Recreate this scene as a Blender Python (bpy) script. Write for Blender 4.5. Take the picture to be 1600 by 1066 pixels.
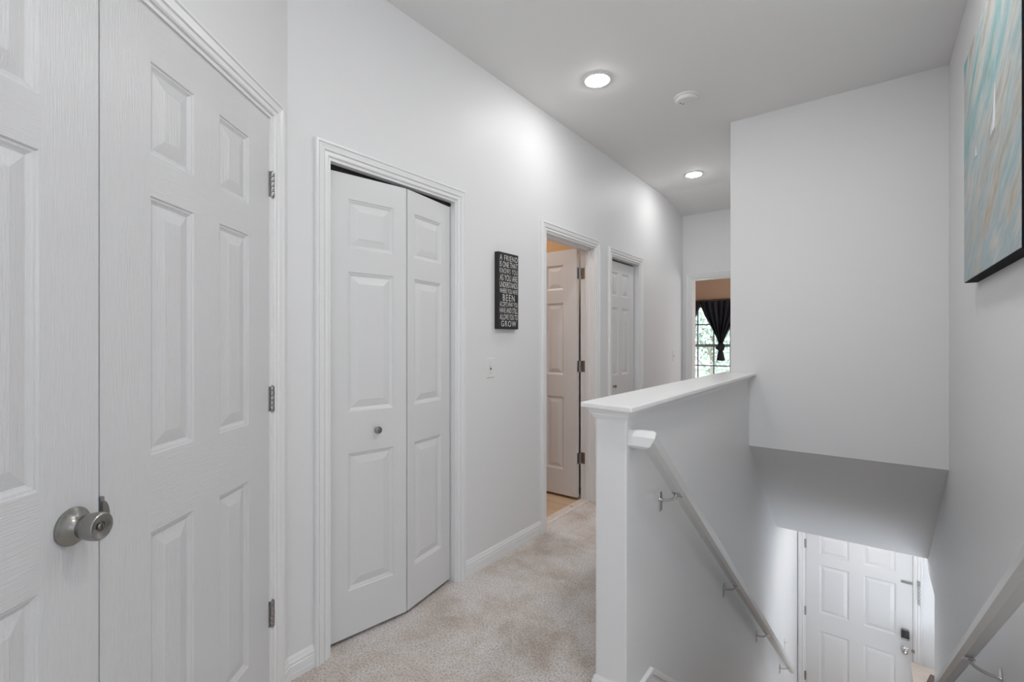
import bpy, bmesh, math, random
from mathutils import Vector, Matrix
random.seed(7)
for o in list(bpy.data.objects): bpy.data.objects.remove(o, do_unlink=True)
SC = bpy.context.scene; COL = SC.collection
R = math.radians; PI = math.pi
YAW = 37.493
sY, cY = math.sin(R(YAW)), math.cos(R(YAW))

# ------------------------------------------------------------ camera, world, exposure
cam_d = bpy.data.cameras.new('camera'); cam = bpy.data.objects.new('camera', cam_d); COL.objects.link(cam)
cam_d.sensor_width = 36; cam_d.lens = 36*730/1600; cam_d.clip_start = .02; cam_d.clip_end = 300
cam.location = (0, 0, 1.283); cam.rotation_euler = (R(90), 0, R(YAW))
SC.camera = cam
SC.view_settings.view_transform = 'Standard'; SC.view_settings.look = 'None'
SC.view_settings.gamma = 1; SC.view_settings.use_curve_mapping = False
SC.view_settings.exposure = 0.45
w = bpy.data.worlds.new('world'); SC.world = w; w.use_nodes = True
bg = w.node_tree.nodes['Background']; bg.inputs[0].default_value = (.80, .90, 1, 1); bg.inputs[1].default_value = 5.2

def area(name, loc, rot, sx, sy, power, col):
    l = bpy.data.lights.new(name, 'AREA'); l.shape = 'RECTANGLE'; l.size = sx; l.size_y = sy
    l.energy = power; l.color = col
    o = bpy.data.objects.new(name, l); o.location = loc; o.rotation_euler = rot; COL.objects.link(o); return o
LOFT_P, LOFT_Q, BED_P, FOY_P, BATH_P = 5, 10, 28, 2.2, 7
area('loft_fill', (3.05, -.6, 1.55), (0, R(90), 0), 1.5, 2.4, LOFT_P, (.90, .95, 1))  # added fill lamp behind the camera, no window stands here
area('loft_fill', (1.4, -2.55, 1.55), (R(90), 0, 0), 2.2, 1.4, LOFT_Q, (.90, .95, 1))  # second added fill lamp, in front of the blank loft back wall
area('bedroom_fill', (.9, 7.4, 1.4), (0, R(90), 0), 1.4, 1.8, BED_P, (.95, .97, 1))  # unseen lamp added by the windowless right wall to brighten the end room
area('foyer_daylight', (2.4, 5.3, -1.6), (0, R(90), 0), 1.6, .8, FOY_P, (.97, .98, 1))
area('ceiling_fill', (.62, -.55, 1.75), (R(180-32), 0, R(12)), .5, .5, 10, (1, .99, .97))  # added upward lamp that fills the ceiling, not an actual flash
LENS = 80.0

# ------------------------------------------------------------ materials
def mat(name, col, rough=.5, metal=0, spec=.5, bump=None, var=None, emit=None):
    m = bpy.data.materials.new(name); m.use_nodes = True
    nt = m.node_tree; b = nt.nodes['Principled BSDF']
    b.inputs['Base Color'].default_value = (*col, 1); b.inputs['Roughness'].default_value = rough
    b.inputs['Metallic'].default_value = metal; b.inputs['Specular IOR Level'].default_value = spec
    if emit: b.inputs['Emission Color'].default_value = (*emit[0], 1); b.inputs['Emission Strength'].default_value = emit[1]
    tc = nt.nodes.new('ShaderNodeTexCoord')
    def noise(scale, stretch, detail=4, rough_=.55):
        mp = nt.nodes.new('ShaderNodeMapping'); mp.inputs['Scale'].default_value = stretch
        n = nt.nodes.new('ShaderNodeTexNoise'); n.inputs['Scale'].default_value = scale
        n.inputs['Detail'].default_value = detail; n.inputs['Roughness'].default_value = rough_
        nt.links.new(tc.outputs['Object'], mp.inputs[0]); nt.links.new(mp.outputs[0], n.inputs['Vector']); return n
    if bump:
        scale, stretch, strength, dist = bump
        n = noise(scale, stretch)
        bp = nt.nodes.new('ShaderNodeBump'); bp.inputs['Strength'].default_value = strength; bp.inputs['Distance'].default_value = dist
        nt.links.new(n.outputs[0], bp.inputs['Height']); nt.links.new(bp.outputs[0], b.inputs['Normal'])
    if var:
        scale, stretch, c2, lo, hi = var
        n = noise(scale, stretch, 5)
        r = nt.nodes.new('ShaderNodeValToRGB'); r.color_ramp.elements[0].position = lo; r.color_ramp.elements[1].position = hi
        r.color_ramp.elements[0].color = (*col, 1); r.color_ramp.elements[1].color = (*c2, 1)
        nt.links.new(n.outputs[0], r.inputs[0]); nt.links.new(r.outputs[0], b.inputs['Base Color'])
    return m
M = {}
M['wall'] = mat('wall_paint', (.80, .803, .812), .5, spec=.4, bump=(160, (1, 1, 1), .35, .0012))
M['ceil'] = mat('ceiling_paint', (.85, .85, .845), .7, bump=(90, (1, 1, 1), .25, .001))
M['dv'] = mat('door_paint_upright_grain', (.70, .703, .715), .28, bump=(55, (7, 7, .30), .8, .002))
M['dh'] = mat('door_paint_level_grain', (.70, .703, .715), .28, bump=(55, (.30, 7, 7), .8, .002))
M['ds'] = mat('door_paint_smooth', (.74, .742, .75), .36, bump=(60, (3, 3, .5), .12, .0006))
M['trim'] = mat('trim_paint', (.85, .853, .86), .30)
M['steel'] = mat('brushed_nickel', (.31, .305, .29), .27, 1, bump=(40, (1, 1, 60), .06, .0003))
M['hinge'] = mat('hinge_metal', (.36, .355, .345), .36, 1)
M['chrome'] = mat('polished_chrome', (.62, .62, .62), .12, 1)
M['black'] = mat('black_paint', (.012, .012, .013), .45)
M['matte'] = mat('matte_black_edge', (.006, .006, .009), .8, spec=.2)
M['blackg'] = mat('black_glass', (.008, .008, .01), .12)
M['letter'] = mat('cream_lettering', (.72, .71, .69), .6, var=(60, (1, 1, 1), (.35, .34, .33), .55, .75))
M['plastic'] = mat('white_plastic', (.80, .80, .79), .35)
M['rail'] = mat('handrail_paint', (.66, .665, .66), .35)
M['tan'] = mat('tan_wall_paint', (.58, .40, .29), .6)
M['orange'] = mat('amber_bathroom_paint', (.62, .38, .19), .6)
M['tile'] = mat('beige_tile', (.62, .43, .28), .3, var=(6, (1, 1, 1), (.72, .53, .37), .35, .7))
M['grout'] = mat('grout', (.30, .22, .16), .9)
M['thresh'] = mat('marble_threshold', (.80, .73, .68), .35, var=(12, (1, 4, 1), (.68, .59, .53), .4, .7))
M['curtain'] = mat('navy_black_curtain', (.010, .012, .020), .75)
M['darkmetal'] = mat('dark_metal', (.03, .03, .03), .4, .8)
M['muntin'] = mat('window_bar', (.30, .33, .37), .5)
M['leaf'] = mat('tree_leaf', (.20, .27, .21), .6, var=(3, (1, 1, 1), (.50, .57, .50), .35, .65))
M['bark'] = mat('bark', (.26, .23, .20), .9)
M['roof'] = mat('pale_shingle', (.36, .37, .39), .9, bump=(30, (1, 1, 1), .4, .01))
M['siding'] = mat('pale_siding', (.62, .62, .60), .8)
M['lawn'] = mat('lawn', (.14, .20, .08), .9, var=(2, (1, 1, 1), (.24, .28, .12), .3, .7))
M['wood'] = mat('pale_beige_wood', (.68, .60, .53), .5, var=(4, (1, 12, 1), (.60, .51, .44), .3, .7))
M['brown'] = mat('brown_leather', (.13, .085, .075), .5)
M['wire'] = mat('slot_dark', (.03, .03, .03), .6)
M['lens2'] = mat('lit_lens_stair', (.9, .9, .9), .5, emit=((1, .992, .98), LENS*1.75))
M['lens3'] = mat('lit_lens_foyer', (.9, .9, .9), .5, emit=((1, .94, .87), LENS*.66))
M['lens'] = mat('lit_lens', (.9, .9, .9), .5, emit=((1, .99, .975), LENS))

def carpet():
    m = mat('beige_carpet', (.5, .4, .33), .95, spec=.15)
    nt = m.node_tree; b = nt.nodes['Principled BSDF']; L = nt.links
    tc = nt.nodes.new('ShaderNodeTexCoord')
    def nz(s, d, r=.6, dist=0):
        n = nt.nodes.new('ShaderNodeTexNoise'); n.inputs['Scale'].default_value = s; n.inputs['Detail'].default_value = d
        n.inputs['Roughness'].default_value = r; n.inputs['Distortion'].default_value = dist
        L.new(tc.outputs['Object'], n.inputs['Vector']); return n
    def ramp(src, stops):
        r = nt.nodes.new('ShaderNodeValToRGB'); e = r.color_ramp.elements
        e[0].position, e[0].color = stops[0][0], (*stops[0][1], 1); e[1].position, e[1].color = stops[-1][0], (*stops[-1][1], 1)
        for p, c in stops[1:-1]: k = e.new(p); k.color = (*c, 1)
        L.new(src, r.inputs[0]); return r
    a = ramp(nz(3.4, 8, .66, .25).outputs[0], [(.34, (.60, .51, .445)), (.46, (.75, .675, .615)), (.58, (.87, .82, .795))])
    f = ramp(nz(120, 3, .7).outputs[0], [(.36, (.45, .42, .40)), (.55, (1, 1, 1)), (.8, (1.0, 1.0, 1.0))])
    mx = nt.nodes.new('ShaderNodeMixRGB'); mx.blend_type = 'MULTIPLY'; mx.inputs[0].default_value = .75
    L.new(a.outputs[0], mx.inputs[1]); L.new(f.outputs[0], mx.inputs[2]); L.new(mx.outputs[0], b.inputs['Base Color'])
    bp = nt.nodes.new('ShaderNodeBump'); bp.inputs['Strength'].default_value = .8; bp.inputs['Distance'].default_value = .006
    n2 = nz(150, 4, .7); L.new(n2.outputs[0], bp.inputs['Height'])
    bp2 = nt.nodes.new('ShaderNodeBump'); bp2.inputs['Strength'].default_value = .5; bp2.inputs['Distance'].default_value = .03
    L.new(nz(7, 4, .6, .4).outputs[0], bp2.inputs['Height']); L.new(bp2.outputs[0], bp.inputs['Normal'])
    L.new(bp.outputs[0], b.inputs['Normal'])
    b.inputs['Sheen Weight'].default_value = .25
    return m
M['carpet'] = carpet()

def glass():
    m = bpy.data.materials.new('window_glass'); m.use_nodes = True; nt = m.node_tree
    nt.nodes.remove(nt.nodes['Principled BSDF']); out = nt.nodes['Material Output']
    t = nt.nodes.new('ShaderNodeBsdfTransparent'); g = nt.nodes.new('ShaderNodeBsdfGlossy'); g.inputs['Roughness'].default_value = .02
    mx = nt.nodes.new('ShaderNodeMixShader'); mx.inputs[0].default_value = .06
    nt.links.new(t.outputs[0], mx.inputs[1]); nt.links.new(g.outputs[0], mx.inputs[2]); nt.links.new(mx.outputs[0], out.inputs[0]); return m
M['glass'] = glass()

def painted():
    m = mat('brushed_seascape_paint', (.5, .6, .6), .55, spec=.3)
    nt = m.node_tree; b = nt.nodes['Principled BSDF']; L = nt.links
    tc = nt.nodes.new('ShaderNodeTexCoord')
    def strokes(sc, rot, stretch, det=5, dist=.5, off=0):
        mp0 = nt.nodes.new('ShaderNodeMapping'); mp0.inputs['Rotation'].default_value = (R(rot), 0, 0); mp0.inputs['Location'].default_value = (0, off, off)
        mp = nt.nodes.new('ShaderNodeMapping'); mp.inputs['Scale'].default_value = (1, stretch[0], stretch[1])
        n = nt.nodes.new('ShaderNodeTexNoise'); n.inputs['Scale'].default_value = sc; n.inputs['Detail'].default_value = det; n.inputs['Distortion'].default_value = dist
        n.inputs['Roughness'].default_value = .62
        L.new(tc.outputs['Object'], mp0.inputs[0]); L.new(mp0.outputs[0], mp.inputs[0]); L.new(mp.outputs[0], n.inputs['Vector']); return n
    def ramp(src, stops):
        r = nt.nodes.new('ShaderNodeValToRGB'); e = r.color_ramp.elements
        e[0].position, e[0].color = stops[0][0], (*stops[0][1], 1); e[1].position, e[1].color = stops[-1][0], (*stops[-1][1], 1)
        for p, c in stops[1:-1]: k = e.new(p); k.color = (*c, 1)
        L.new(src, r.inputs[0]); return r
    A = 30
    c1 = ramp(strokes(2.0, A, (1, 3.4)).outputs[0], [(.30, (0.115, 0.279, 0.295)), (.40, (0.205, 0.410, 0.426)), (.47, (0.344, 0.435, 0.451)), (.53, (0.508, 0.508, 0.467)), (.60, (0.344, 0.328, 0.295)), (.68, (0.525, 0.492, 0.426))])
    c2 = ramp(strokes(2.4, A, (1, 3.6), off=3).outputs[0], [(.34, (0.410, 0.344, 0.246)), (.45, (0.492, 0.476, 0.443)), (.55, (0.344, 0.451, 0.492)), (.66, (0.541, 0.541, 0.508))])
    # warm sandy area towards the middle of the near side, turquoise towards the top far corner
    sep = nt.nodes.new('ShaderNodeSeparateXYZ'); L.new(tc.outputs['Object'], sep.inputs[0])
    gm = nt.nodes.new('ShaderNodeMath'); gm.operation = 'ADD'; gm.inputs[1].default_value = .25
    mm = nt.nodes.new('ShaderNodeMath'); mm.operation = 'MULTIPLY'; mm.inputs[1].default_value = .9
    n3 = strokes(1.6, A, (1, 2), 3); ad = nt.nodes.new('ShaderNodeMath'); ad.operation = 'ADD'
    L.new(sep.outputs[2], mm.inputs[0]); L.new(mm.outputs[0], gm.inputs[0]); L.new(gm.outputs[0], ad.inputs[0]); L.new(n3.outputs[0], ad.inputs[1])
    rr = ramp(ad.outputs[0], [(.50, (0, 0, 0)), (1.0, (1, 1, 1))])
    mx = nt.nodes.new('ShaderNodeMixRGB'); L.new(rr.outputs[0], mx.inputs[0]); L.new(c2.outputs[0], mx.inputs[1]); L.new(c1.outputs[0], mx.inputs[2])
    fine = ramp(strokes(9, A, (1, 8), 6, .2, 1).outputs[0], [(.35, (.86, .86, .86)), (.6, (1.03, 1.03, 1.03))])
    mu = nt.nodes.new('ShaderNodeMixRGB'); mu.blend_type = 'MULTIPLY'; mu.inputs[0].default_value = 1
    L.new(mx.outputs[0], mu.inputs[1]); L.new(fine.outputs[0], mu.inputs[2]); L.new(mu.outputs[0], b.inputs['Base Color'])
    return m
M['paint'] = painted()

# ------------------------------------------------------------ builders
class MB:
    def __init__(s): s.v = []; s.f = []; s.m = []
    def add(s, vs, fs, mi=0):
        n = len(s.v); s.v += [tuple(v) for v in vs]; s.f += [[n+i for i in f] for f in fs]; s.m += [mi]*len(fs); return s
    def box(s, a, b, mi=0, mtx=None):
        (x0, y0, z0), (x1, y1, z1) = a, b
        vs = [Vector(p) for p in ((x0, y0, z0), (x1, y0, z0), (x1, y1, z0), (x0, y1, z0), (x0, y0, z1), (x1, y0, z1), (x1, y1, z1), (x0, y1, z1))]
        if mtx: vs = [mtx @ v for v in vs]
        return s.add(vs, [(0, 3, 2, 1), (4, 5, 6, 7), (0, 1, 5, 4), (1, 2, 6, 5), (2, 3, 7, 6), (3, 0, 4, 7)], mi)
    def loft(s, rings, closed=True, caps=True, mi=0):
        n = len(rings[0]); vs = [p for r in rings for p in r]; fs = []
        for i in range(len(rings)-1):
            for j in range(n if closed else n-1):
                k = (j+1) % n; fs.append((i*n+j, i*n+k, (i+1)*n+k, (i+1)*n+j))
        if caps and closed: fs += [tuple(range(n))[::-1], tuple((len(rings)-1)*n+j for j in range(n))]
        return s.add(vs, fs, mi)
    def lathe(s, prof, seg=32, mtx=None, mi=0, caps=True):
        mtx = mtx or Matrix.Identity(4); rings = []
        for r, z in prof: rings.append([mtx @ Vector((r*math.cos(2*PI*k/seg), r*math.sin(2*PI*k/seg), z)) for k in range(seg)])
        return s.loft(rings, True, caps, mi)
    def tube(s, pts, rad, seg=12, mi=0):
        pts = [Vector(p) for p in pts]; rings = []; up = None
        for i, p in enumerate(pts):
            t = (pts[min(i+1, len(pts)-1)]-pts[max(i-1, 0)]).normalized()
            if up is None: up = t.orthogonal().normalized()
            up = (up - t*up.dot(t)).normalized(); sd = t.cross(up)
            r = rad[i] if isinstance(rad, (list, tuple)) else rad
            rings.append([p + r*(math.cos(2*PI*k/seg)*up + math.sin(2*PI*k/seg)*sd) for k in range(seg)])
        return s.loft(rings, True, True, mi)
    def prism(s, poly, axis, a, b, mi=0):   # poly in the other two axes, extruded along axis from a to b
        def P(u, v, t): return {'x': (t, u, v), 'y': (u, t, v), 'z': (u, v, t)}[axis]
        n = len(poly); vs = [P(u, v, a) for u, v in poly]+[P(u, v, b) for u, v in poly]
        fs = [tuple(range(n))[::-1], tuple(range(n, 2*n))]+[(i, (i+1) % n, n+(i+1) % n, n+i) for i in range(n)]
        return s.add(vs, fs, mi)
    def build(s, name, mats, parent=None, smooth=False, bevel=0, fix=True):
        me = bpy.data.meshes.new(name); me.from_pydata(s.v, [], s.f)
        if not isinstance(mats, (list, tuple)): mats = [mats]
        for m in mats: me.materials.append(m)
        me.polygons.foreach_set('material_index', s.m)
        if fix:
            bm = bmesh.new(); bm.from_mesh(me); bmesh.ops.remove_doubles(bm, verts=bm.verts, dist=1e-5)
            bmesh.ops.recalc_face_normals(bm, faces=bm.faces); bm.to_mesh(me); bm.free()
        if smooth:
            for p in me.polygons: p.use_smooth = True
            me.set_sharp_from_angle(angle=R(38))
        o = bpy.data.objects.new(name, me); COL.objects.link(o); o.parent = parent
        if bevel:
            bv = o.modifiers.new('bevel', 'BEVEL'); bv.width = bevel; bv.segments = 2; bv.limit_method = 'ANGLE'; bv.angle_limit = R(40)
        return o
def empty(name, loc=(0, 0, 0), rz=0, parent=None):
    o = bpy.data.objects.new(name, None); o.empty_display_size = .05; COL.objects.link(o)
    o.location = loc; o.rotation_euler = (0, 0, R(rz)); o.parent = parent; return o
def st(o): o['kind'] = 'structure'; return o
def tag(o, label, cat, group=None):
    o['label'] = label; o['category'] = cat
    if group: o['group'] = group
    return o
def clone(o, parent=None):
    c = o.copy(); COL.objects.link(c); c.parent = parent
    for ch in [x for x in bpy.data.objects if x.parent == o]: clone(ch, c)
    return c

def wall(name, org, rz, length, z0, z1, th, openings=(), m=None, polyx=None):
    """wall in local x (along), y from 0 (visible face, looking to -y) to th; returns the object"""
    xs = sorted({0, length, *[v for o in openings for v in o[:2]]}); zs = sorted({z0, z1, *[v for o in openings for v in o[2:]]})
    def solid(i, j):
        if i < 0 or j < 0 or i >= len(xs)-1 or j >= len(zs)-1: return False
        x = (xs[i]+xs[i+1])/2; z = (zs[j]+zs[j+1])/2
        return not any(a < x < b and c < z < d for a, b, c, d in openings)
    mb = MB()
    for i in range(len(xs)-1):
        for j in range(len(zs)-1):
            if not solid(i, j): continue
            x0, x1, a, b = xs[i], xs[i+1], zs[j], zs[j+1]
            mb.add([(x0, 0, a), (x1, 0, a), (x1, 0, b), (x0, 0, b)], [(0, 1, 2, 3)])
            mb.add([(x0, th, a), (x1, th, a), (x1, th, b), (x0, th, b)], [(3, 2, 1, 0)])
            if not solid(i-1, j): mb.add([(x0, 0, a), (x0, th, a), (x0, th, b), (x0, 0, b)], [(3, 2, 1, 0)])
            if not solid(i+1, j): mb.add([(x1, 0, a), (x1, th, a), (x1, th, b), (x1, 0, b)], [(0, 1, 2, 3)])
            if not solid(i, j-1): mb.add([(x0, 0, a), (x1, 0, a), (x1, th, a), (x0, th, a)], [(0, 1, 2, 3)])
            if not solid(i, j+1): mb.add([(x0, 0, b), (x1, 0, b), (x1, th, b), (x0, th, b)], [(3, 2, 1, 0)])
    o = mb.build(name, m or M['wall']); o.location = org; o.rotation_euler = (0, 0, R(rz)); return st(o)

# ------------------------------------------------------------ setting
HX, CORN, CEIL = -1.745, .883, 2.83          # hall wall plane, corner, ceiling height
LX0, LX1, RX = -.785, -.666, .349             # half wall faces, right stair wall
YB, YN, YE, YD = 3.563, 1.515, 5.567, 6.265   # header wall, half wall end, hall end wall, front door wall
LOW = -2.8
# doors in hall wall: (y0, y1, head)
BIF = (1.046, 1.790, 2.03); BTH = (2.643, 3.364, 2.03); CLO = (3.655, 4.268, 2.015)
wall('wall_left', (HX, CORN, 0), 90, YE-CORN+.12, 0, CEIL, .12,
     [(a-CORN, b-CORN, -.0, h) for a, b, h in (BIF, BTH, CLO)])
AO = (-.847*cY, -.847*sY, 0); ARZ = 90+YAW
ADO = (.283, 1.640, 2.068)
aw = wall('wall_angled', AO, ARZ, 1.763+.9, 0, CEIL, .12, [(ADO[0]+.9, ADO[1]+.9, 0, ADO[2])])
aw.location = (AO[0]+.9*sY, AO[1]-.9*cY, 0)
EDO = (-1.650, -.80, 2.005)                   # end doorway
wall('wall_end', (HX-.3, YE, 0), 0, 1.5, 0, CEIL, .12, [(EDO[0]-HX+.3, EDO[1]-HX+.3, 0, EDO[2])])
# wall between hall and header block
wall('wall_hall_right', (LX0, YE, 0), -90, YE-YB, 0, CEIL, .119, [(YE-4.9, YE-YB, 0, .6)])
# half wall running down beside the stair
mb = MB(); mb.prism([(YN, -.05), (YN, 1.025), (YB, 1.025), (YB, .6), (4.9, .6), (4.9, 0), (YD, -.01), (YD, LOW), (YN+.1, LOW), (YN+.1, -.05)], 'x', LX0, LX1)
st(mb.build('wall_half', M['wall'], bevel=.006))
# header block with the sloped soffit above the stair
mb = MB(); mb.prism([(YB, CEIL), (YB, .56), (4.77, -.383), (YD, -.383), (YD, -.15), (4.9, -.15), (YB+.2, .75), (YB+.2, CEIL)], 'x', LX1, RX+.0)
st(mb.build('wall_header', M['wall']))
# right stair wall, with opening to the foyer at the bottom
mb = MB(); mb.prism([(1.02, 0), (1.02, CEIL), (YD, CEIL), (YD, -.47), (4.315, -.47), (4.315, LOW), (1.62, LOW), (1.62, 0)], 'x', RX, RX+.12)
st(mb.build('wall_right', M['wall'], bevel=.004))
# foyer walls
FD = (-.600, .358, -.755)
wall('wall_front', (LX0, YD, 0), 0, 3.6, LOW, -.15, .14, [(FD[0]-LX0, FD[1]-LX0, LOW, FD[2])])
wall('wall_foyer_side', (2.6, YD, 0), -90, 2.2, LOW, -.15, .1)
wall('wall_foyer_back', (2.6, 4.1, 0), 180, 2.13, LOW, -.15, .1)
mb = MB(); mb.box((RX+.12, 4.1, -.47), (2.7, YD, -.37)); st(mb.build('ceiling_foyer', M['ceil']))
mb = MB(); mb.box((LX0-.1, 4.9, LOW-.2), (2.7, YD+.3, LOW)); st(mb.build('floor_foyer', M['tile']))
# unseen loft behind the camera, invented to hold the fill lamps
wall('wall_loft_back', (3.2, -2.7, 0), 180, 5.2, 0, CEIL, .12)
wall('wall_loft_right', (3.2, 1.02, 0), -90, 3.72, 0, CEIL, .12)
wall('wall_loft_front', (RX+.12, 1.02, 0), 0, 2.75, 0, CEIL, .12)
# ceilings
mb = MB(); mb.box((-3.7, -2.9, CEIL), (3.4, 9.3, CEIL+.1)); st(mb.build('ceiling', M['ceil']))
mb = MB(); mb.prism([(4.86, CEIL), (YE, 2.745), (YE, CEIL)], 'x', HX, LX0); st(mb.build('ceiling_drop', M['ceil']))
# floors
mb = MB()
mb.box((-2.5, -2.9, -.25), (3.4, YN+.085, 0)); mb.box((-1.86, YN+.085, -.25), (LX0, YE+.12, 0)); mb.box((-2.5, YN+.085, -.25), (-1.86, 2.35, 0)); mb.box((-2.5, 3.66, -.25), (-1.86, 4.6, 0)); mb.box((-3.7, YE+.12, -.25), (1.2, 9.2, 0))
st(mb.build('floor', M['carpet']))
# stair, carpeted
mb = MB(); n = 15; rise = 2.8/n; run = .2405; y = YN+.085; poly = [(y, -.001)]; z = 0
for i in range(n):
    z -= rise; poly.append((y, z)); 
    if i < n-1: y += run; poly.append((y, z))
poly += [(y-.3, LOW), (YN+.085, -.5)]
mb.prism(poly, 'x', LX1, RX); st(mb.build('floor_stair', M['carpet']))
# bathroom shell
mb = MB(); mb.box((-3.7, 2.25, -.25), (-1.86, 3.66, -.012)); bf = st(mb.build('floor_bathroom', M['grout']))
tl = MB(); tl.box((-.1485, -.1485, -.011), (.1485, .1485, .0)); k = 0; t0 = None
for i in range(6):
    for j in range(5):
        x = -1.862-.15-i*.303; yy = 2.34+.15+j*.303-.09
        if yy > 3.6: continue
        if t0 is None: t0 = tl.build('tile', M['tile'], bf, bevel=.002); t = t0
        else: t = t0.copy(); COL.objects.link(t); t.parent = bf
        t.location = (x, yy, -.001)
wall('wall_bath_far', (-3.6, 2.2, 0), 90, 1.5, 0, CEIL, .1, m=M['orange'])
wall('wall_bath_north', (-3.7, 3.60, 0), 0, 1.835, 0, CEIL, .05, m=M['orange'])
wall('wall_bath_south', (-1.865, 2.35, 0), 180, 1.8, 0, CEIL, .1, m=M['orange'])
area('bathroom_light', (-2.7, 2.85, 2.7), (0, 0, 0), .3, .3, BATH_P, (1, .96, .92))
# closets
def closet(name, x0, x1, y0, y1):
    mb = MB(); 
    mb.box((x0, y0-.02, 0), (x0+.02, y1+.02, CEIL)); mb.box((x0+.02, y0-.02, 0), (x1, y0, CEIL)); mb.box((x0+.02, y1, 0), (x1, y1+.02, CEIL)); st(mb.build(name, M['wall']))
closet('wall_closet_bifold', -2.45, -1.866, .95, 1.95); closet('wall_closet_far', -2.45, -1.866, 3.69, 4.5)
ac = empty('wall_closet_angled', AO, ARZ); st(ac)
mb = MB(); mb.box((-.3, .6, 0), (1.2, .62, CEIL)); mb.box((-.32, .13, 0), (-.3, .62, CEIL)); st(mb.build('back_panel', M['wall'], ac))
# bedroom at the hall end, tan walls, window in far wall
BY = 9.0
WN = (-2.86, -1.42, .46, 1.95)
wall('wall_bedroom_far', (-3.6, BY, 0), 0, 4.7, 0, CEIL, .16, [(WN[0]+3.6, WN[1]+3.6, WN[2], WN[3])], m=M['tan'])
wall('wall_bedroom_left', (-3.5, YE+.12, 0), 90, 3.4, 0, CEIL, .1, m=M['tan'])
wall('wall_bedroom_right', (1.05, BY, 0), -90, 3.32, 0, CEIL, .1, m=M['tan'])
wall('wall_bedroom_near', (1.1, YE+.12, 0), 180, 4.7, 0, CEIL, .001, [(1.1-EDO[1], 1.1-EDO[0], 0, EDO[2])], m=M['tan'])

# ------------------------------------------------------------ casings
CP = [(0, 0), (0, .009), (.004, .012), (.017, .012), (.0185, .0085), (.022, .0155), (.032, .0165), (.043, .0185), (.0455, .0145), (.0485, .020), (.0565, .020), (.060, .014), (.060, 0)]
def casing(name, org, rz, x0, x1, H, th=.12, cw=.060, floor=0, far=None, jambmat=None):
    root = empty(name, org, rz); st(root); s = cw/.06
    def run(path):   # path: list of (x, z, dx, dz) direction of outward offset
        mb = MB(); rings = []
        for x, z, dx, dz in path: rings.append([(x+dx*o*s, -p, z+dz*o*s) for o, p in CP])
        mb.loft(rings, True, True); return mb
    run([(x0, floor, -1, 0), (x0, H, -1, 1)]).build('side_casing', M['trim'], root)
    run([(x1, floor, 1, 0), (x1, H, 1, 1)]).build('side_casing', M['trim'], root)
    run([(x0, H, -1, 1), (x1, H, 1, 1)]).build('head_casing', M['trim'], root)
    j = .0125
    mb = MB(); mb.box((x0-.001, -.003, floor), (x0+j, th+.003, H)); mb.build('side_jamb', M['trim'], root)
    mb = MB(); mb.box((x1-j, -.003, floor), (x1+.001, th+.003, H)); mb.build('side_jamb', M['trim'], root)
    mb = MB(); mb.box((x0+j, -.003, H-j), (x1-j, th+.003, H+.001)); mb.build('head_jamb', M['trim'], root)
    return root
casing('trim_1', AO, ARZ, ADO[0]-.008, ADO[1]+.008, ADO[2]+.008, cw=.058)
casing('trim_2', (HX, 0, 0), 90, *BIF)
tb = casing('trim_3', (HX, 0, 0), 90, *BTH)
casing('trim_4', (HX, 0, 0), 90, *CLO)
casing('trim_5', (0, YE, 0), 0, *EDO)
casing('trim_6', (0, YD, 0), 0, *FD, th=.14, floor=LOW)
# stops of the bathroom jamb
mb = MB(); mb.box((BTH[1]-.024, .04, 0), (BTH[1]-.0125, .075, BTH[2]-.012)); mb.build('door_stop', M['trim'], tb)
mb = MB(); mb.box((BTH[0]+.0125, .04, 0), (BTH[0]+.024, .075, BTH[2]-.012)); mb.build('door_stop', M['trim'], tb)
mb = MB(); mb.box((BTH[0]+.0125, .04, BTH[2]-.024), (BTH[1]-.0125, .075, BTH[2]-.0125)); mb.build('door_stop', M['trim'], tb)
# threshold
mb = MB(); mb.prism([(-1.862, -.01), (-1.862, .006), (-1.855, .010), (-1.80, .010), (-1.785, .004), (-1.785, -.01)], 'y', BTH[0]+.013, BTH[1]-.013); th = st(mb.build('trim_7', M['thresh']))
mb = MB(); mb.lathe([(.0, .0), (.009, 0), (.009, .002), (.006, .003), (0, .003)], 16, caps=False); s_ = mb.build('screw_cap', M['hinge'], th, smooth=True); s_.location = (-1.825, 3.13, .0095)

# ------------------------------------------------------------ baseboards
BP = [(0, 0), (.011, 0), (.011, .022), (.009, .024), (.011, .027), (.011, .052), (.008, .055), (.010, .059), (.0095, .066), (.006, .072), (.006, .076), (.003, .083), (0, .088)]
def baseboard(name, a, b, nrm, z=0, trim0=0, trim1=0):
    a = Vector((*a, z)); b = Vector((*b, z)); d = (b-a).normalized(); n = Vector((*nrm, 0)); mb = MB(); rings = []
    for p, tr in ((a, trim0), (b, trim1)): rings.append([p+n*o+Vector((0, 0, h))+d*tr*o for o, h in BP])
    mb.loft(rings); return st(mb.build(name, M['trim']))
t18 = math.tan(R(YAW/2))
baseboard('baseboard_left', (HX, CORN), (HX, BIF[0]-.06), (1, 0), trim0=t18)
baseboard('baseboard_left', (HX, BIF[1]+.06), (HX, BTH[0]-.06), (1, 0))
baseboard('baseboard_left', (HX, BTH[1]+.06), (HX, CLO[0]-.06), (1, 0))
baseboard('baseboard_left', (HX, CLO[1]+.06), (HX, YE), (1, 0))
baseboard('baseboard_angled', (AO[0]-sY*(ADO[1]+.066), AO[1]+cY*(ADO[1]+.066)), (HX, CORN), (cY, sY), trim1=-t18)
baseboard('baseboard_half', (LX0, YN), (LX0, YE), (-1, 0), trim0=-1)
baseboard('baseboard_half_end', (LX0, YN), (LX1, YN), (0, -1), trim0=-1, trim1=1)
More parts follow.
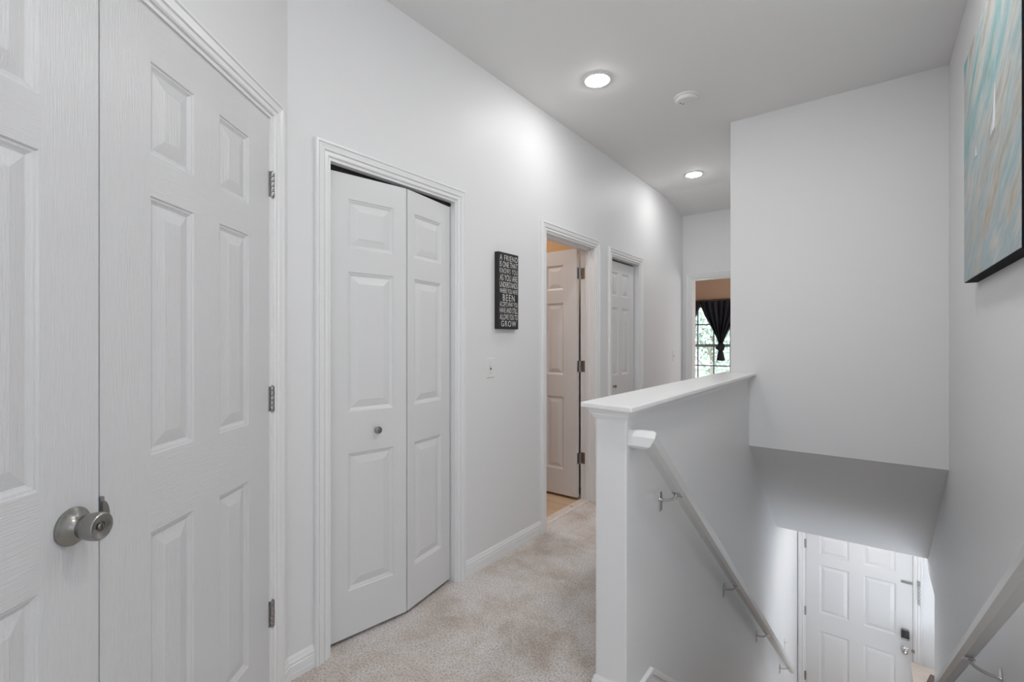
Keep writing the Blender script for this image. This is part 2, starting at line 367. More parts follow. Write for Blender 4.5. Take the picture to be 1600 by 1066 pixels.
baseboard('baseboard_end', (HX, YE), (EDO[0]-.06, YE), (0, -1))
baseboard('baseboard_foyer', (LX1, YD-.9), (LX1, YD), (1, 0), z=LOW)
baseboard('baseboard_foyer_front', (FD[1]+.06, YD), (2.6, YD), (0, -1), z=LOW)
# stair skirts: flat board with a moulded top edge
def skirt(name, X, sg):
    root = empty(name); st(root)
    y1, z1, y2 = 1.728, .047, 5.12; sl = .779; z2 = z1-sl*(y2-y1)
    mb = MB(); x1 = X+sg*.010; xs = (min(X, x1), max(X, x1))
    mb.prism([(YN, z1-.02), (y1-.005, z1-.02), (y2, z2-.02), (y2, z2-.5), (y1-.3, z1-.5), (YN, z1-.5)], 'x', *xs); mb.build('board', M['trim'], root)
    x2 = X+sg*.017; xs = (min(X, x2), max(X, x2))
    mb = MB(); mb.prism([(YN, z1-.022), (YN, z1), (y1, z1), (y2, z2), (y2, z2-.028), (y1-.006, z1-.022)], 'x', *xs); mb.build('moulding', M['trim'], root, bevel=.004)
    x3 = X+sg*.0135; xs = (min(X, x3), max(X, x3))
    mb = MB(); mb.prism([(YN, z1-.048), (YN, z1-.03), (y1-.008, z1-.03), (y2, z2-.038), (y2, z2-.06), (y1-.014, z1-.048)], 'x', *xs); mb.build('bead', M['trim'], root, bevel=.003)
skirt('baseboard_stair_left', LX1, 1); skirt('baseboard_stair_right', RX, -1)

# ------------------------------------------------------------ half wall cap
cap = empty('trim_8'); st(cap)
mb = MB(); mb.add([(-.829, 1.484, 1.045), (-.622, 1.456, 1.045), (-.622, YB+.0, 1.045), (-.829, YB, 1.045), (-.829, 1.484, 1.064), (-.622, 1.456, 1.064), (-.622, YB, 1.064), (-.829, YB, 1.064)],
    [(0, 3, 2, 1), (4, 5, 6, 7), (0, 1, 5, 4), (1, 2, 6, 5), (2, 3, 7, 6), (3, 0, 4, 7)]); mb.build('cap_board', M['trim'], cap, bevel=.004)
mb = MB(); prof = [(.0, 1.010), (.004, 1.010), (.006, 1.016), (.010, 1.019), (.012, 1.028), (.018, 1.034), (.021, 1.045), (0, 1.045)]
path = [((LX0, YB), (-1, 0)), ((LX0, YN), (-1, -1)), ((LX1, YN), (1, -1)), ((LX1, YB), (1, 0))]
mb.loft([[(x+dx*o, y+dy*o, z) for o, z in prof] for (x, y), (dx, dy) in path]); mb.build('crown_moulding', M['trim'], cap)

# ------------------------------------------------------------ panelled door leaves
def leaf(parent, wd, H, panels, th=.035, z0=0, vm=None, hm=None, pm=None, sink=.009, name='door_leaf'):
    """origin at lower left of the face; face at y=0 towards -y"""
    vm = vm or M['dv']; hm = hm or M['dh']; pm = pm or M['dv']
    xs = sorted({0, wd, *[v for p in panels for v in p[:2]]}); zs = sorted({z0, z0+H, *[v for p in panels for v in p[2:]]})
    mb = MB()
    lo, hi = min(p[0] for p in panels), max(p[1] for p in panels)
    for i in range(len(xs)-1):
        for j in range(len(zs)-1):
            cx, cz = (xs[i]+xs[i+1])/2, (zs[j]+zs[j+1])/2
            if any(a < cx < b and c < cz < d for a, b, c, d in panels): continue
            inrow = any(c < cz < d for a, b, c, d in panels)
            mb.add([(xs[i], 0, zs[j]), (xs[i+1], 0, zs[j]), (xs[i+1], 0, zs[j+1]), (xs[i], 0, zs[j+1])], [(0, 1, 2, 3)], 1 if (lo < cx < hi and not inrow) else 0)
    b0, b1 = z0, z0+H
    mb.add([(0, 0, b0), (wd, 0, b0), (wd, th, b0), (0, th, b0), (0, 0, b1), (wd, 0, b1), (wd, th, b1), (0, th, b1)],
           [(0, 3, 2, 1), (4, 5, 6, 7), (1, 2, 6, 5), (2, 3, 7, 6), (3, 0, 4, 7)])
    steps = [(0, 0), (.003, .0035), (.007, .004), (.012, sink*.8), (.016, sink)]
    for a, b, c, d in panels:
        rings = [[(a+o, y, c+o), (b-o, y, c+o), (b-o, y, d-o), (a+o, y, d-o)] for o, y in steps]
        mb.loft(rings, True, False)
        o = steps[-1][0]; mb.add([(a+o, sink+.0005, c+o), (b-o, sink+.0005, c+o), (b-o, sink+.0005, d-o), (a+o, sink+.0005, d-o)], [(0, 1, 2, 3)])
    root = mb.build(name, [vm, hm], parent, fix=False)
    for a, b, c, d in panels:
        o = .016; sl = min(.030, (b-a)*.22); q = MB()
        R0 = [(a+o, sink, c+o), (b-o, sink, c+o), (b-o, sink, d-o), (a+o, sink, d-o)]
        R1 = [(a+o+.003, sink-.0005, c+o+.003), (b-o-.003, sink-.0005, c+o+.003), (b-o-.003, sink-.0005, d-o-.003), (a+o+.003, sink-.0005, d-o-.003)]
        t = o+sl; R2 = [(a+t, .0022, c+t), (b-t, .0022, c+t), (b-t, .0022, d-t), (a+t, .0022, d-t)]
        t += .002; R3 = [(a+t, .0015, c+t), (b-t, .0015, c+t), (b-t, .0015, d-t), (a+t, .0015, d-t)]
        q.loft([R0, R1, R2, R3], True, False); q.add(R3, [(0, 1, 2, 3)])
        q.build('panel', pm, root, fix=False)
    return root
def hinge_barrel(parent, x, y, z0, z1, leafw=.012, m=None):
    m = m or M['hinge']; mb = MB(); n = 5; hgt = z1-z0
    for k in range(n):
        a = z0+hgt*k/n; b = z0+hgt*(k+1)/n; mb.lathe([(.0, a+.0006), (.0078, a+.0006), (.0082, a+.0015), (.0082, b-.0015), (.0078, b-.0006), (0, b-.0006)], 14, Matrix.Translation((x, y, 0)), caps=False)
    mb.lathe([(0, z0-.003), (.004, z0-.003), (.0045, z0), (.004, z1), (.0045, z1+.003), (0, z1+.004)], 12, Matrix.Translation((x, y, 0)), caps=False)
    h = mb.build('hinge', m, parent, smooth=True)
    for sx in (-1, 1):
        q = MB(); q.box((min(x, x+sx*leafw), y+.004, z0), (max(x, x+sx*leafw), y+.0075, z1)); q.build('hinge_plate', m, h, bevel=.001)
    return h

SIX = [(1.942, 1.724), (1.625, 1.014), (.831, .232)]
# door_1: double closet door in the angled wall
d1 = empty('door_1', AO, ARZ); st(d1)
W1 = .676; xm = .9586
pr = [(a, b, z0, z1) for z1, z0 in SIX for a, b in ((.135, .285), (.394, .545))]
r1 = empty('right_leaf', (xm+.005, .003, 0), 0, d1)
leaf(r1, W1, 2.052, pr, z0=.012)
l1 = empty('left_leaf', (xm-.003-W1, -.001, 0), 0, d1)
leaf(l1, W1, 2.052, [(a, b, z0, z1) for z1, z0 in SIX for a, b in ((.135, .285), (.405, .556))], z0=.012)
for z0, z1 in ((1.789, 1.877), (1.037, 1.124), (.281, .371)): hinge_barrel(d1, 1.642, -.004, z0, z1)
# knob with rose, axis towards -y
kx, kz = .897, .927
KM = Matrix.Translation((kx, -.001, kz)) @ Matrix.Rotation(R(90), 4, 'X') @ Matrix.Diagonal((1, 1, .86, 1))
mb = MB(); mb.lathe([(0, 0), (.0355, 0), (.0365, .003), (.036, .006), (.032, .0085), (.022, .014), (.017, .020), (.0145, .027), (0, .027)], 48, KM, caps=False)
kn = mb.build('door_knob', M['steel'], d1, smooth=True)
mb = MB(); mb.lathe([(0, .026), (.0185, .026), (.0215, .029), (.0245, .040), (.0262, .052), (.0265, .062), (.0255, .068), (.0235, .070), (.020, .0675), (.0095, .0655), (.009, .0635), (0, .0635)], 48, KM, caps=False)
mb.build('grip', M['steel'], kn, smooth=True)
mb = MB(); mb.lathe([(0, .064), (.0062, .064), (.0068, .0665), (.0058, .0685), (0, .069)], 24, KM, caps=False); mb.build('lock_button', M['steel'], kn, smooth=True)
mb = MB(); mb.box((-.0008, -.0002, -.0045), (.0008, .0008, .0045)); q = mb.build('slot', M['wire'], kn); q.location = (kx, -.0605, kz)
# strike lip on the meeting edge
sp = MB(); pts = []
for k in range(9):
    a = PI*k/8; pts.append((xm+.004+.016*math.sin(a), .918-.036*math.cos(a)))
sp.prism([(xm+.003, .880)]+pts+[(xm+.003, .956)], 'y', -.0055, .003)
sp.build('strike_plate', M['hinge'], d1, bevel=.001)
sp = MB(); sp.box((xm-.001, -.006, .953), (xm+.006, .003, .963)); sp.build('strike_plate', M['hinge'], d1, bevel=.001)

# door_2: bifold, two hinged leaves pushed slightly out of line
BZ = [(1.891, 1.680), (1.579, .979), (.800, .213)]
d2 = empty('door_2', (0, 0, 0)); st(d2)
def seg_leaf(root, p, q, H, cols, z0, th=.032, **k):
    v = Vector((q[0]-p[0], q[1]-p[1])); ang = math.degrees(math.atan2(v.y, v.x)); e = empty('leaf', (p[0], p[1], 0), ang, root)
    leaf(e, v.length, H, [(a, b, z0_, z1_) for z1_, z0_ in BZ for a, b in cols], z0=z0, th=th, **k); return e, v.length
e1, w1 = seg_leaf(d2, (-1.786, 1.064), (-1.722, 1.432), 1.978, [(.095, .308)], .018, vm=M['ds'], hm=M['ds'], pm=M['ds'])
e2, w2 = seg_leaf(d2, (-1.722, 1.440), (-1.778, 1.772), 1.978, [(.048, .262)], .018, vm=M['ds'], hm=M['ds'], pm=M['ds'])
def small_knob(parent, x, z, s=1):
    KM = Matrix.Translation((x, 0, z)) @ Matrix.Rotation(R(90), 4, 'X') @ Matrix.Scale(s, 4)
    mb = MB(); mb.lathe([(0, 0), (.010, 0), (.010, .002), (.006, .004), (.0055, .012), (.010, .016), (.0155, .020), (.0162, .024), (.0145, .028), (.009, .0305), (0, .031)], 32, KM, caps=False)
    return mb.build('knob', M['steel'], parent, smooth=True)
small_knob(e1, .223, .889)
mb = MB(); mb.box((-1.82, BIF[0]+.013, 2.000), (-1.775, BIF[1]-.013, 2.017)); mb.build('track', M['darkmetal'], d2)
for yy in (1.11, 1.75):
    mb = MB(); mb.lathe([(0, 1.998), (.006, 1.998), (.006, 2.006), (0, 2.006)], 12, Matrix.Translation((-1.80, yy, 0)), caps=False); mb.build('pivot', M['hinge'], d2)

# door_3: open bathroom door
d3 = empty('door_3', (-2.574, 3.298, 0)); st(d3)
S3 = [(1.908, 1.703), (1.596, 1.005), (.826, .228)]
leaf(d3, .70, 2.005, [(a, b, z0, z1) for z1, z0 in S3 for a, b in ((.125, .290), (.410, .576))], z0=.022)
for zc in (1.83, 1.078, .335):
    mb = MB(); mb.lathe([(0, zc-.045), (.006, zc-.045), (.006, zc+.045), (0, zc+.045)], 14, Matrix.Translation((.708, .03, 0)), caps=False)
    h_ = mb.build('hinge', M['hinge'], d3, smooth=True)
    def rplate(xf, name):
        q = MB(); pts = []
        r = .010
        for (cx_, cz_, a0) in ((.03-r, .045-r, 0), (.0, .045-.001, 90), (.0, -.045+.001, 180), (.03-r, -.045+r, 270)):
            rr = r if cx_ > 0 else .001
            for k in range(4): a = R(a0+30*k); pts.append((cx_+rr*math.cos(a), cz_+rr*math.sin(a)))
        q.prism(pts, 'x', 0, .0025); return q
    # leaf on the door's hinge edge and leaf on the jamb, the jamb one facing the camera
    q = MB(); q.box((.700, .004, zc-.045), (.7025, .031, zc+.045)); q.build('hinge_plate', M['hinge'], h_, bevel=.001)
    q = MB(); q.box((.711, .0505, zc-.045), (.745, .0525, zc+.045)); q.build('hinge_plate', M['hinge'], h_, bevel=.001)
# door_4: narrow closet door
d4 = empty('door_4', (-1.79, 3.672, 0), 90); st(d4)
leaf(d4, .566, 1.972, [(a, b, z0, z1) for z1, z0 in BZ for a, b in ((.085, .225), (.305, .455))], z0=.015, vm=M['ds'], hm=M['ds'], pm=M['ds'])
small_knob(d4, .125, .885, .9)
mb = MB(); mb.box((0, .02, 1.989), (.58, .05, 2.0)); mb.build('track', M['darkmetal'], d4)
# door_5: front door at the foot of the stair
d5 = empty('door_5', (-.585, YD+.004, LOW)); st(d5)
leaf(d5, .928, 2.035, [(a, b, z0, z1) for z1, z0 in ((1.905, 1.683), (1.570, 1.03), (.828, .23)) for a, b in ((.131, .402), (.523, .797))], vm=M['ds'], hm=M['ds'], pm=M['ds'], th=.045, z0=.004, sink=.011)
for zc in (1.775, 1.01, .27): hinge_barrel(d5, -.006, -.004, zc-.05, zc+.05)
mb = MB(); pts = [(-.033, -.05), (.033, -.05), (.035, -.02), (.035, .035), (.028, .058), (-.028, .058), (-.035, .035), (-.035, -.02)]
mb.prism([(u, v) for u, v in pts], 'y', -.028, 0); kp = mb.build('keypad_lock', M['steel'], d5, bevel=.004); kp.location = (.868, 0, 1.068)
mb = MB(); mb.box((-.030, -.0305, -.030), (.030, -.0275, .052)); mb.build('black_keypad', M['blackg'], kp, bevel=.004)
KM = Matrix.Translation((.864, 0, .915)) @ Matrix.Rotation(R(90), 4, 'X')
mb = MB(); mb.lathe([(0, 0), (.033, 0), (.033, .004), (.02, .010), (.012, .02), (.012, .032), (.022, .038), (.028, .048), (.028, .056), (.023, .064), (.012, .067), (0, .067)], 32, KM, caps=False); mb.build('door_knob', M['chrome'], d5, smooth=True)
mb = MB(); mb.box((.835, -.008, 1.594), (.925, 0, 1.618)); ct = mb.build('chain_track', M['hinge'], d5, bevel=.002)
mb = MB(); mb.box((.843, -.0092, 1.603), (.917, -.0078, 1.609)); mb.build('slot', M['steel'], ct)
# deadbolt strike bump on the jamb
mb = MB(); mb.lathe([(0, 0), (.02, 0), (.018, .006), (0, .009)], 16, Matrix.Translation((.936, -.003, .92)) @ Matrix.Rotation(R(90), 4, 'X'), caps=False); mb.build('strike_plate', M['hinge'], d5)
mb = MB(); mb.box((.929, .006, 0), (.934, .04, 2.03)); mb.build('weather_strip', M['wire'], d5)
# chain on the casing
ch = empty('door_chain', (.388, YD-.019, -1.145)); tag(ch, 'small steel door chain hanging from the right casing of the front door', 'door chain')
mb = MB(); mb.box((-.012, -.010, -.045), (.012, 0, 0)); mb.build('anchor_plate', M['hinge'], ch, bevel=.002)
lk = None
for k in range(10):
    mb = MB(); a_ = []; 
    for i in range(12):
        t = 2*PI*i/12; a_.append(Vector((.0075*math.cos(t), 0, .0125*math.sin(t))))
    if lk is None:
        rings = []
        for i in range(12):
            c_ = a_[i]; n_ = c_.normalized(); rings.append([c_+.0022*(math.cos(u)*n_+math.sin(u)*Vector((0, 1, 0))) for u in [2*PI*j/6 for j in range(6)]])
        rings.append(rings[0]); mb.loft(rings, True, False); lk = mb.build('link', M['hinge'], ch, smooth=True); q = lk
    else: q = lk.copy(); COL.objects.link(q); q.parent = ch
    q.location = (.0, -.012, -.055-.0195*k); q.rotation_euler = (0, R(10*(-1)**k), R(70 if k % 2 else -10))

# ------------------------------------------------------------ handrails
def rail_sec(c, u, v, wx=.046, hz=.058):     # u: sideways, v: up; chamfered section
    a, b = wx/2, hz/2; k = .012
    return [c+u*x+v*z for x, z in ((-a+k, -b), (a-k, -b), (a, -b+k), (a, b-k*1.3), (a-k, b), (-a+k, b), (-a, b-k*1.3), (-a, -b+k))]
def bracket(parent, X, sg, y, zr, dx=.08, drop=.075):
    yo = y
    mb = MB(); pts = [(-.013, -.038), (.013, -.038), (.014, -.012), (.018, .012), (.014, .032), (.007, .04), (-.007, .04), (-.014, .032), (-.018, .012), (-.014, -.012)]
    x1 = X+sg*.004; mb.prism([(y+a, zr-drop+b) for a, b in pts], 'x', min(X, x1), max(X, x1))
    br = mb.build('bracket', M['chrome'], parent, bevel=.001)
    q = MB(); P = []
    for k in range(11):
        t = k/10*PI/2; P.append((X+sg*(.004+(dx-.006)*math.sin(t)), y, zr-.033-(drop-.033-.008)*math.cos(t)**1.0))
    q.tube(P, .0055, 12); q.build('arm', M['chrome'], br, smooth=True)
    q = MB(); sl = math.atan(.777)
    m_ = Matrix.Translation((X+sg*dx, y, zr-.0335)) @ Matrix.Rotation(-sl, 4, 'X'); q.box((-.016, -.022, -.003), (.016, .022, .001), mtx=m_); q.build('saddle', M['chrome'], br, bevel=.001)
hr = empty('handrail', (LX1, 1.56, .95)); tag(hr, 'grey-white handrail with wall return running down the half wall', 'handrail')
hr.location = (0, 0, 0)
X = -.601; sl = .773; u = Vector((1, 0, 0)); vv = Vector((0, sl, 1)).normalized(); d = Vector((0, 1, -sl)).normalized()
WX, HZ = .056, .062
A = Vector((X, 1.556, .943)); B = A+d*((5.21-1.560)/d.y); nrm = (Vector((1, 0, 0))+d).normalized()
def to_plane(p, dr): return p+dr*((A-p).dot(nrm)/dr.dot(nrm))
SEC = [(x, z) for x, z in ((-WX/2+.014, -HZ/2), (WX/2-.014, -HZ/2), (WX/2, -HZ/2+.012), (WX/2, HZ/2-.018), (WX/2-.016, HZ/2), (-WX/2+.016, HZ/2), (-WX/2, HZ/2-.018), (-WX/2, -HZ/2+.012))]
r0 = [Vector((LX1, A.y-a_, A.z+b_)) for a_, b_ in SEC]
mb = MB(); mb.loft([r0, [to_plane(p, Vector((1, 0, 0))) for p in r0]]); mb.build('rail_return', M['trim'], hr)
rB = rail_sec(B, u, vv, WX, HZ)
mb = MB(); mb.loft([[to_plane(p, d) for p in rB], rB]); mb.build('rail', M['rail'], hr)
for y in (1.84, 2.85, 3.83, 4.93): bracket(hr, LX1, 1, y, A.z-sl*(y-A.y)-.006, dx=.066)
hr2 = empty('handrail', (0, 0, 0)); tag(hr2, 'grey-white handrail at lower right on the wall under the painting', 'handrail')
X2 = .269; A2 = Vector((X2, 1.0, .771+.745*.504)); d2_ = Vector((0, 1, -.745)).normalized(); B2 = A2+d2_*((5.0-1.0)/d2_.y*.8)
v2 = Vector((0, .745, 1)).normalized()
mb = MB(); mb.loft([rail_sec(A2, u, v2, .044, .050), rail_sec(B2, u, v2, .044, .050)]); mb.build('rail', M['rail'], hr2)
for y in (1.25, 2.235, 3.25): bracket(hr2, RX, -1, y, A2.z-.745*(y-1.0)-.006, dx=.08, drop=.075)

# ------------------------------------------------------------ wall sign
sg = empty('wall_sign', (HX, 2.203, 1.58), 90); tag(sg, 'narrow black wooden word sign with white capitals hanging on the hall wall', 'sign')
SW, SH = .194, .452
mb = MB(); mb.box((-SW/2, -.030, -SH/2), (SW/2, 0, SH/2)); mb.build('board', M['black'], sg, bevel=.002)
mb = MB(); mb.box((-.088, -.0308, .018-.058), (.088, -.030, .018-.058+.044))
rows = ['A FRIEND', 'IS ONE THAT', 'KNOWS YOU', 'AS YOU ARE', 'UNDERSTANDS', 'WHERE YOU HAVE', 'BEEN', 'ACCEPTS WHAT YOU', 'HAVE AND STILL', 'ALLOWS YOU TO', 'GROW']
hts = [.032, .033, .031, .037, .033, .028, .038, .028, .032, .033, .034]
gap = (SH-.030-sum(hts))/(len(rows)-1); zt = SH/2-.015
for i, (txt, hh) in enumerate(zip(rows, hts)):
    cu = bpy.data.curves.new('lettering', 'FONT'); cu.body = txt; cu.align_x = 'CENTER'; cu.extrude = .0; cu.offset = .006
    if txt in ('A FRIEND', 'KNOWS YOU', 'BEEN', 'GROW'): cu.space_character = 1.25
    to = bpy.data.objects.new('tmp', cu); COL.objects.link(to); dg = bpy.context.evaluated_depsgraph_get(); dg.update()
    me = bpy.data.meshes.new_from_object(to.evaluated_get(dg)); COL.objects.unlink(to); bpy.data.objects.remove(to)
    xs_ = [v.co.x for v in me.vertices]; ys_ = [v.co.y for v in me.vertices]
    tw = {'BEEN': .115, 'GROW': .145}.get(txt, .172)
    sx = tw/(max(xs_)-min(xs_)); sz = hh/(max(ys_)-min(ys_)); cx_ = (max(xs_)+min(xs_))/2; y0_ = min(ys_)
    for v in me.vertices: v.co = ((v.co.x-cx_)*sx, -.0312, (v.co.y-y0_)*sz+zt-hh)
    me.materials.clear(); me.materials.append(M['letter']); me.name = 'lettering'
    o = bpy.data.objects.new('lettering', me); COL.objects.link(o); o.parent = sg
    zt -= hh+gap

# ------------------------------------------------------------ switches
def switch(loc, rz, label):
    s = empty('light_switch', loc, rz); tag(s, label, 'switch')
    mb = MB(); W_, H_ = .035, .0575
    mb.loft([[(-W_, 0, -H_), (W_, 0, -H_), (W_, 0, H_), (-W_, 0, H_)], [(-W_, -.003, -H_), (W_, -.003, -H_), (W_, -.003, H_), (-W_, -.003, H_)],
             [(-W_+.004, -.006, -H_+.004), (W_-.004, -.006, -H_+.004), (W_-.004, -.006, H_-.004), (-W_+.004, -.006, H_-.004)]])
    p = mb.build('cover_plate', M['plastic'], s)
    mb = MB(); mb.box((-.0055, -.0065, -.012), (.0055, -.005, .012)); mb.build('slot', M['wire'], p)
    mb = MB(); mb.box((-.0042, -.016, -.004), (.0042, -.004, .006), mtx=Matrix.Rotation(R(-25), 4, 'X')); mb.build('toggle', M['plastic'], s, bevel=.001)
    for z in (-.03, .03):
        mb = MB(); mb.lathe([(0, 0), (.0025, 0), (.002, .001), (0, .001)], 10, Matrix.Translation((0, -.006, z)) @ Matrix.Rotation(R(90), 4, 'X'), caps=False); mb.build('screw', M['hinge'], p)
    return s
switch((HX, 2.066, 1.128), 90, 'white toggle switch plate on the hall wall below the black sign')
switch((HX, 5.23, 1.118), 90, 'white toggle switch plate at the far end of the hall beside the closet casing')
s3 = switch((LX1, 5.25, -1.668), 90, 'white switch plate on the stairwell wall near the front door')
mb = MB(); mb.box((-.004, -.012, -.02), (.004, -.006, .0)); 

# ------------------------------------------------------------ ceiling fixtures
def downlight(x, y, z, label, r=.085, lm='lens'):
    t = empty('recessed_light', (x, y, z)); tag(t, label, 'ceiling light', 'recessed ceiling lights')
    mb = MB(); mb.lathe([(r, 0), (r-.001, -.003), (r-.006, -.005), (r-.014, -.005), (r-.017, -.002), (r-.020, .0)], 48, caps=False); mb.build('trim_ring', M['plastic'], t, smooth=True)
    mb = MB(); mb.lathe([(0, -.017), (r*.35, -.0155), (r*.6, -.011), (r-.021, -.004), (r-.019, -.0002), (0, -.0002)], 48, caps=False); mb.build('lens', M[lm], t)
    return t
downlight(-1.285, 2.505, CEIL, 'lit recessed ceiling light nearest the camera, above the bifold closet')
downlight(-1.30, 4.47, CEIL, 'smaller-looking lit recessed ceiling light farther down the hall')
downlight(-.14, 1.95, CEIL, 'lit recessed ceiling light over the stairwell, just above the picture', lm='lens2')
downlight(-.02, .80, CEIL, 'lit recessed ceiling light over the top step of the stair, above the viewpoint', lm='lens2')
downlight(.0, 5.75, -.383, 'lit recessed ceiling light over the front door at the foot of the stair', lm='lens3')
downlight(.0, 4.98, -.383, 'unseen lit recessed ceiling light added over the lowest steps', lm='lens3')  # extra lamp out of view, brightens the foot of the stair
sd = empty('smoke_detector', (-.925, 3.02, CEIL)); tag(sd, 'round white smoke detector on the ceiling between the recessed lights', 'smoke detector')
mb = MB(); mb.lathe([(0, 0), (.074, 0), (.074, -.008), (.070, -.010), (0, -.010)], 48, caps=False); mb.build('base', M['plastic'], sd, smooth=True)
mb = MB(); mb.lathe([(.062, -.010), (.066, -.014), (.066, -.024), (.060, -.031), (.045, -.034), (0, -.035)], 48, caps=False); mb.build('cover', M['plastic'], sd, smooth=True)
for dx, dy in ((-.034, -.012), (-.022, .008)):
    mb = MB(); mb.lathe([(0, -.0345), (.0045, -.0345), (.0045, -.0362), (0, -.0362)], 12, Matrix.Translation((dx, dy, 0)), caps=False); mb.build('vent_hole', M['wire'], sd)

# ------------------------------------------------------------ painting (on right wall, faces -x)
pt = empty('canvas_painting', (RX, 2.22, 1.975)); tag(pt, 'large square canvas seascape in turquoise and sand strokes on the right wall', 'painting')
mb = MB(); mb.box((-.0385, -.461, -.452), (0, .461, .452)); mb.build('stretcher_frame', M['matte'], pt, bevel=.001)
mb = MB(); mb.box((-.0405, -.459, -.450), (-.0384, .459, .450)); cv = mb.build('canvas', M['paint'], pt)
def flat(name, pts, m, x=-.0409):
    mb = MB(); mb.prism(pts, 'x', x, x+.0004); return mb.build(name, m, cv)
M['sail'] = mat('sail_white', (.66, .68, .72), .6); M['hull'] = mat('hull_grey', (.30, .31, .31), .6)
# local y = world Y - 2.22, z = world z - 1.975 ; the boat sits around Y 2.13, z 1.94..2.08
flat('sail', [(-.145, .118), (-.152, .0), (-.138, -.022), (-.100, -.022), (-.115, .03)], M['sail'])
flat('sail', [(-.100, .02), (-.096, -.024), (-.074, -.026)], M['sail'])
flat('hull', [(-.155, -.024), (-.143, -.040), (-.085, -.044), (-.058, -.033), (-.09, -.028)], M['hull'])
flat('sail', [(.187, .032), (.172, -.010), (.202, -.010)], M['sail']); flat('hull', [(.162, -.013), (.17, -.020), (.20, -.020), (.208, -.013)], M['hull'])

# ------------------------------------------------------------ bedroom window, curtains and outdoors
wn = empty('window_1', (0, BY+.05, 0)); st(wn)
x0, x1, z0, z1 = WN; fr = .045
mb = MB(); mb.box((x0, 0, z0), (x0+fr, .06, z1)); mb.box((x1-fr, 0, z0), (x1, .06, z1)); mb.box((x0, 0, z0), (x1, .06, z0+fr)); mb.box((x0, 0, z1-fr), (x1, .06, z1)); mb.build('window_frame', M['muntin'], wn)
mb = MB(); mb.box((x0+fr, -.005, 1.175), (x1-fr, .05, 1.225)); mb.build('meeting_rail', M['muntin'], wn)
gx = [x0+.013, -2.565, -2.282, -1.998, -1.715, x1-.013]
for g in gx[1:-1]:
    for a, b in ((z0+fr, 1.175), (1.225, z1-fr)): mb = MB(); mb.box((g-.0125, .012, a), (g+.0125, .035, b)); mb.build('muntin', M['muntin'], wn)
for zz in (.828, 1.587): mb = MB(); mb.box((x0+fr, .010, zz-.012), (x1-fr, .033, zz+.012)); mb.build('muntin', M['muntin'], wn)
zz_ = [z0+.03, .828, 1.2, 1.587, z1-.03]
for i in range(5):
    for j in range(4): mb = MB(); mb.box((gx[i]+.01, .022, zz_[j]+.01), (gx[i+1]-.01, .0245, zz_[j+1]-.01)); mb.build('pane', M['glass'], wn)
mb = MB(); mb.box((x0-.02, -.09, z0-.03), (x1+.02, 0, z0)); mb.build('window_sill', M['trim'], wn)
rd = MB(); rd.tube([(-3.1, BY-.07, 2.028), (-1.15, BY-.07, 2.028)], .008, 10); r_ = rd.build('curtain_rod', M['darkmetal'], smooth=True); tag(r_, 'thin dark curtain rod above the window of the end room', 'curtain rod')
def curtain(cx, label, hw=.352, kz=1.235):
    root = empty('curtain', (cx, BY-.07, 1.99)); tag(root, label, 'curtain', 'black tied curtains in the end room')
    N = 64; rings = []
    prof = [(0, hw, .030), (.02, hw, .030), (-.10, hw*.95, .032), (-.25, hw*.78, .036), (-.40, hw*.56, .04), (-.55, hw*.34, .04), (-.66, hw*.19, .036), (-.75, hw*.10, .03)]
    prof = [(.025, hw, .022), (0, hw, .022)]+prof[2:]
    for z, w_, d_ in prof:
        ring = []
        for k in range(N):
            t = k/(N-1)*2-1; ring.append((t*w_, d_*math.cos(k*PI*14/N)*(.6+.4*math.cos(k*.9)), z))
        rings.append(ring)
    mb = MB(); mb.loft(rings, False, False); c = mb.build('cloth', M['curtain'], root, smooth=True, fix=False)
    so = c.modifiers.new('thick', 'SOLIDIFY'); so.thickness = .003
    # knot: a fat wrap and a short flared tail
    mb = MB(); mb.lathe([(0, .075), (.03, .072), (.062, .045), (.085, .01), (.078, -.03), (.05, -.062), (.03, -.07), (0, -.07)], 20, Matrix.Translation((0, 0, -.81)) @ Matrix.Diagonal((1, .6, 1, 1)), caps=False)
    kn_ = mb.build('knot', M['curtain'], root, smooth=True)
    for v in kn_.data.vertices: v.co.x += .012*math.sin(v.co.z*55); v.co.y += .01*math.sin(v.co.x*70)
    mb = MB(); rings = []
    for z, w_ in ((-.86, .03), (-.92, .045), (-.99, .06), (-1.06, .07)):
        rings.append([(w_*math.cos(2*PI*k/24)*(1+.12*math.cos(5*2*PI*k/24)), .45*w_*math.sin(2*PI*k/24)*(1+.2*math.cos(6*2*PI*k/24)), z) for k in range(24)])
    mb.loft(rings); mb.build('tail', M['curtain'], root, smooth=True)
curtain(-2.135, 'black curtain tied in a knot at mid height, fully seen in the end window')
curtain(-2.838, 'black curtain of which only a sliver shows at the left edge of the end window', )
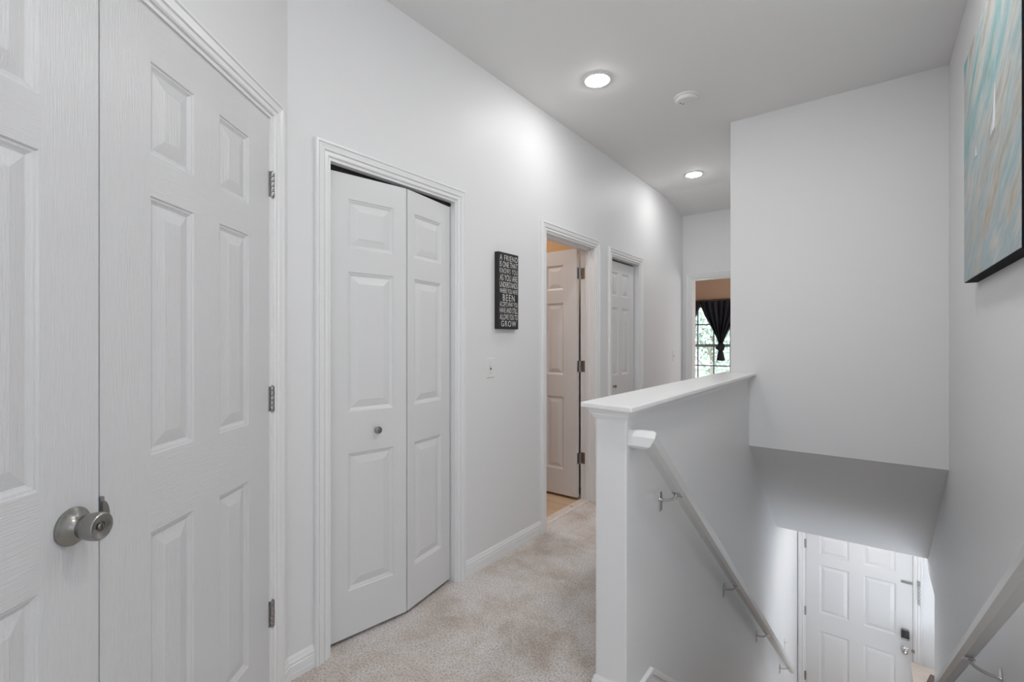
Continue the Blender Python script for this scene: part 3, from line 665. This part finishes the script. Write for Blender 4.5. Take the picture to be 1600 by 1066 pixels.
# outside
st(MB().box((-60, 9.3, -3.2), (40, 90, -3.0)).build('ground', M['lawn']))
hs = empty('house', (-6.2, 30, -3)); tag(hs, 'pale neighbouring house with a low shingled roof seen through the end window', 'house')
mb = MB(); mb.box((-8, 0, 0), (8, 8, 2.7)); mb.build('wall', M['siding'], hs)
mb = MB(); mb.prism([(-.6, 2.6), (4, 3.9), (8.6, 2.6)], 'x', -8.5, 8.5); mb.build('roof', M['roof'], hs)
for xx in (-5.6, -3.0, -.5, 2.2, 5.2):
    mb = MB(); mb.box((xx-.5, -.05, 1.0), (xx+.5, .02, 2.1)); f_ = mb.build('window', M['trim'], hs)
    mb = MB(); mb.box((xx-.43, -.06, 1.07), (xx+.43, -.045, 2.03)); mb.build('pane', M['blackg'], f_)
def tree(x, y, h, r, label, nleaf=5200):
    t = empty('tree', (x, y, -3)); tag(t, label, 'tree', 'trees behind the end window')
    mb = MB(); mb.tube([(0, 0, 0), (.05, 0, h*.3), (.0, .05, h*.6), (.05, 0, h*.85)], [.16, .12, .08, .03], 10)
    for k in range(7):
        a = k*2.4; b0 = h*(.35+.07*k); mb.tube([(0.02, 0, b0), (r*.45*math.cos(a), r*.45*math.sin(a), b0+.6), (r*.8*math.cos(a), r*.8*math.sin(a), b0+1.1)], [.05, .03, .012], 6)
    mb.build('trunk', M['bark'], t, smooth=True)
    mb = MB()
    cl = [(random.gauss(0, r*.45), random.gauss(0, r*.45), h*.66+random.gauss(0, h*.15)) for _ in range(34)]
    for k in range(nleaf):
        c = random.choice(cl); p = Vector([c[i]+random.gauss(0, .32) for i in range(3)])
        a = Vector([random.gauss(0, 1) for _ in range(3)]).normalized(); b = a.orthogonal().normalized(); s = random.uniform(.06, .12)
        mb.add([p-a*s, p+b*s*.5, p+a*s, p-b*s*.5], [(0, 1, 2, 3)])
    f = mb.build('foliage', M['leaf'], t, fix=False); f['kind'] = 'stuff'
tree(-4.6, 18.0, 7.2, 2.2, 'leafy green tree standing outside directly behind the end window')
tree(-13.0, 26.0, 7.6, 2.4, 'leafy green tree farther left outside the end window', 2200)

# ------------------------------------------------------------ stand in the foyer, right of the front door
cs = empty('console_table', (.80, 5.98, LOW)); tag(cs, 'pale beige topped narrow table beside the front door, mostly cut by the frame', 'table')
mb = MB(); mb.box((-.478, -.20, .825), (.478, .20, .850)); mb.build('tabletop', M['wood'], cs, bevel=.003)
mb = MB(); mb.box((-.44, -.17, .74), (.44, .17, .825)); mb.build('apron', M['wood'], cs)
for sx in (-.43, .39):
    for sy in (-.18, .14): mb = MB(); mb.box((sx, sy, 0), (sx+.04, sy+.04, .825)); mb.build('leg', M['wood'], cs)
bb = MB(); bb.box((-.09, -.10, 0), (.09, .05, .04)); b_ = bb.build('box', M['brown'], bevel=.008); b_.location = (.53, 5.93, LOW+.85); b_.rotation_euler = (0, 0, R(-14))
tag(b_, 'small dark brown box lying on the pale table by the front door', 'box')
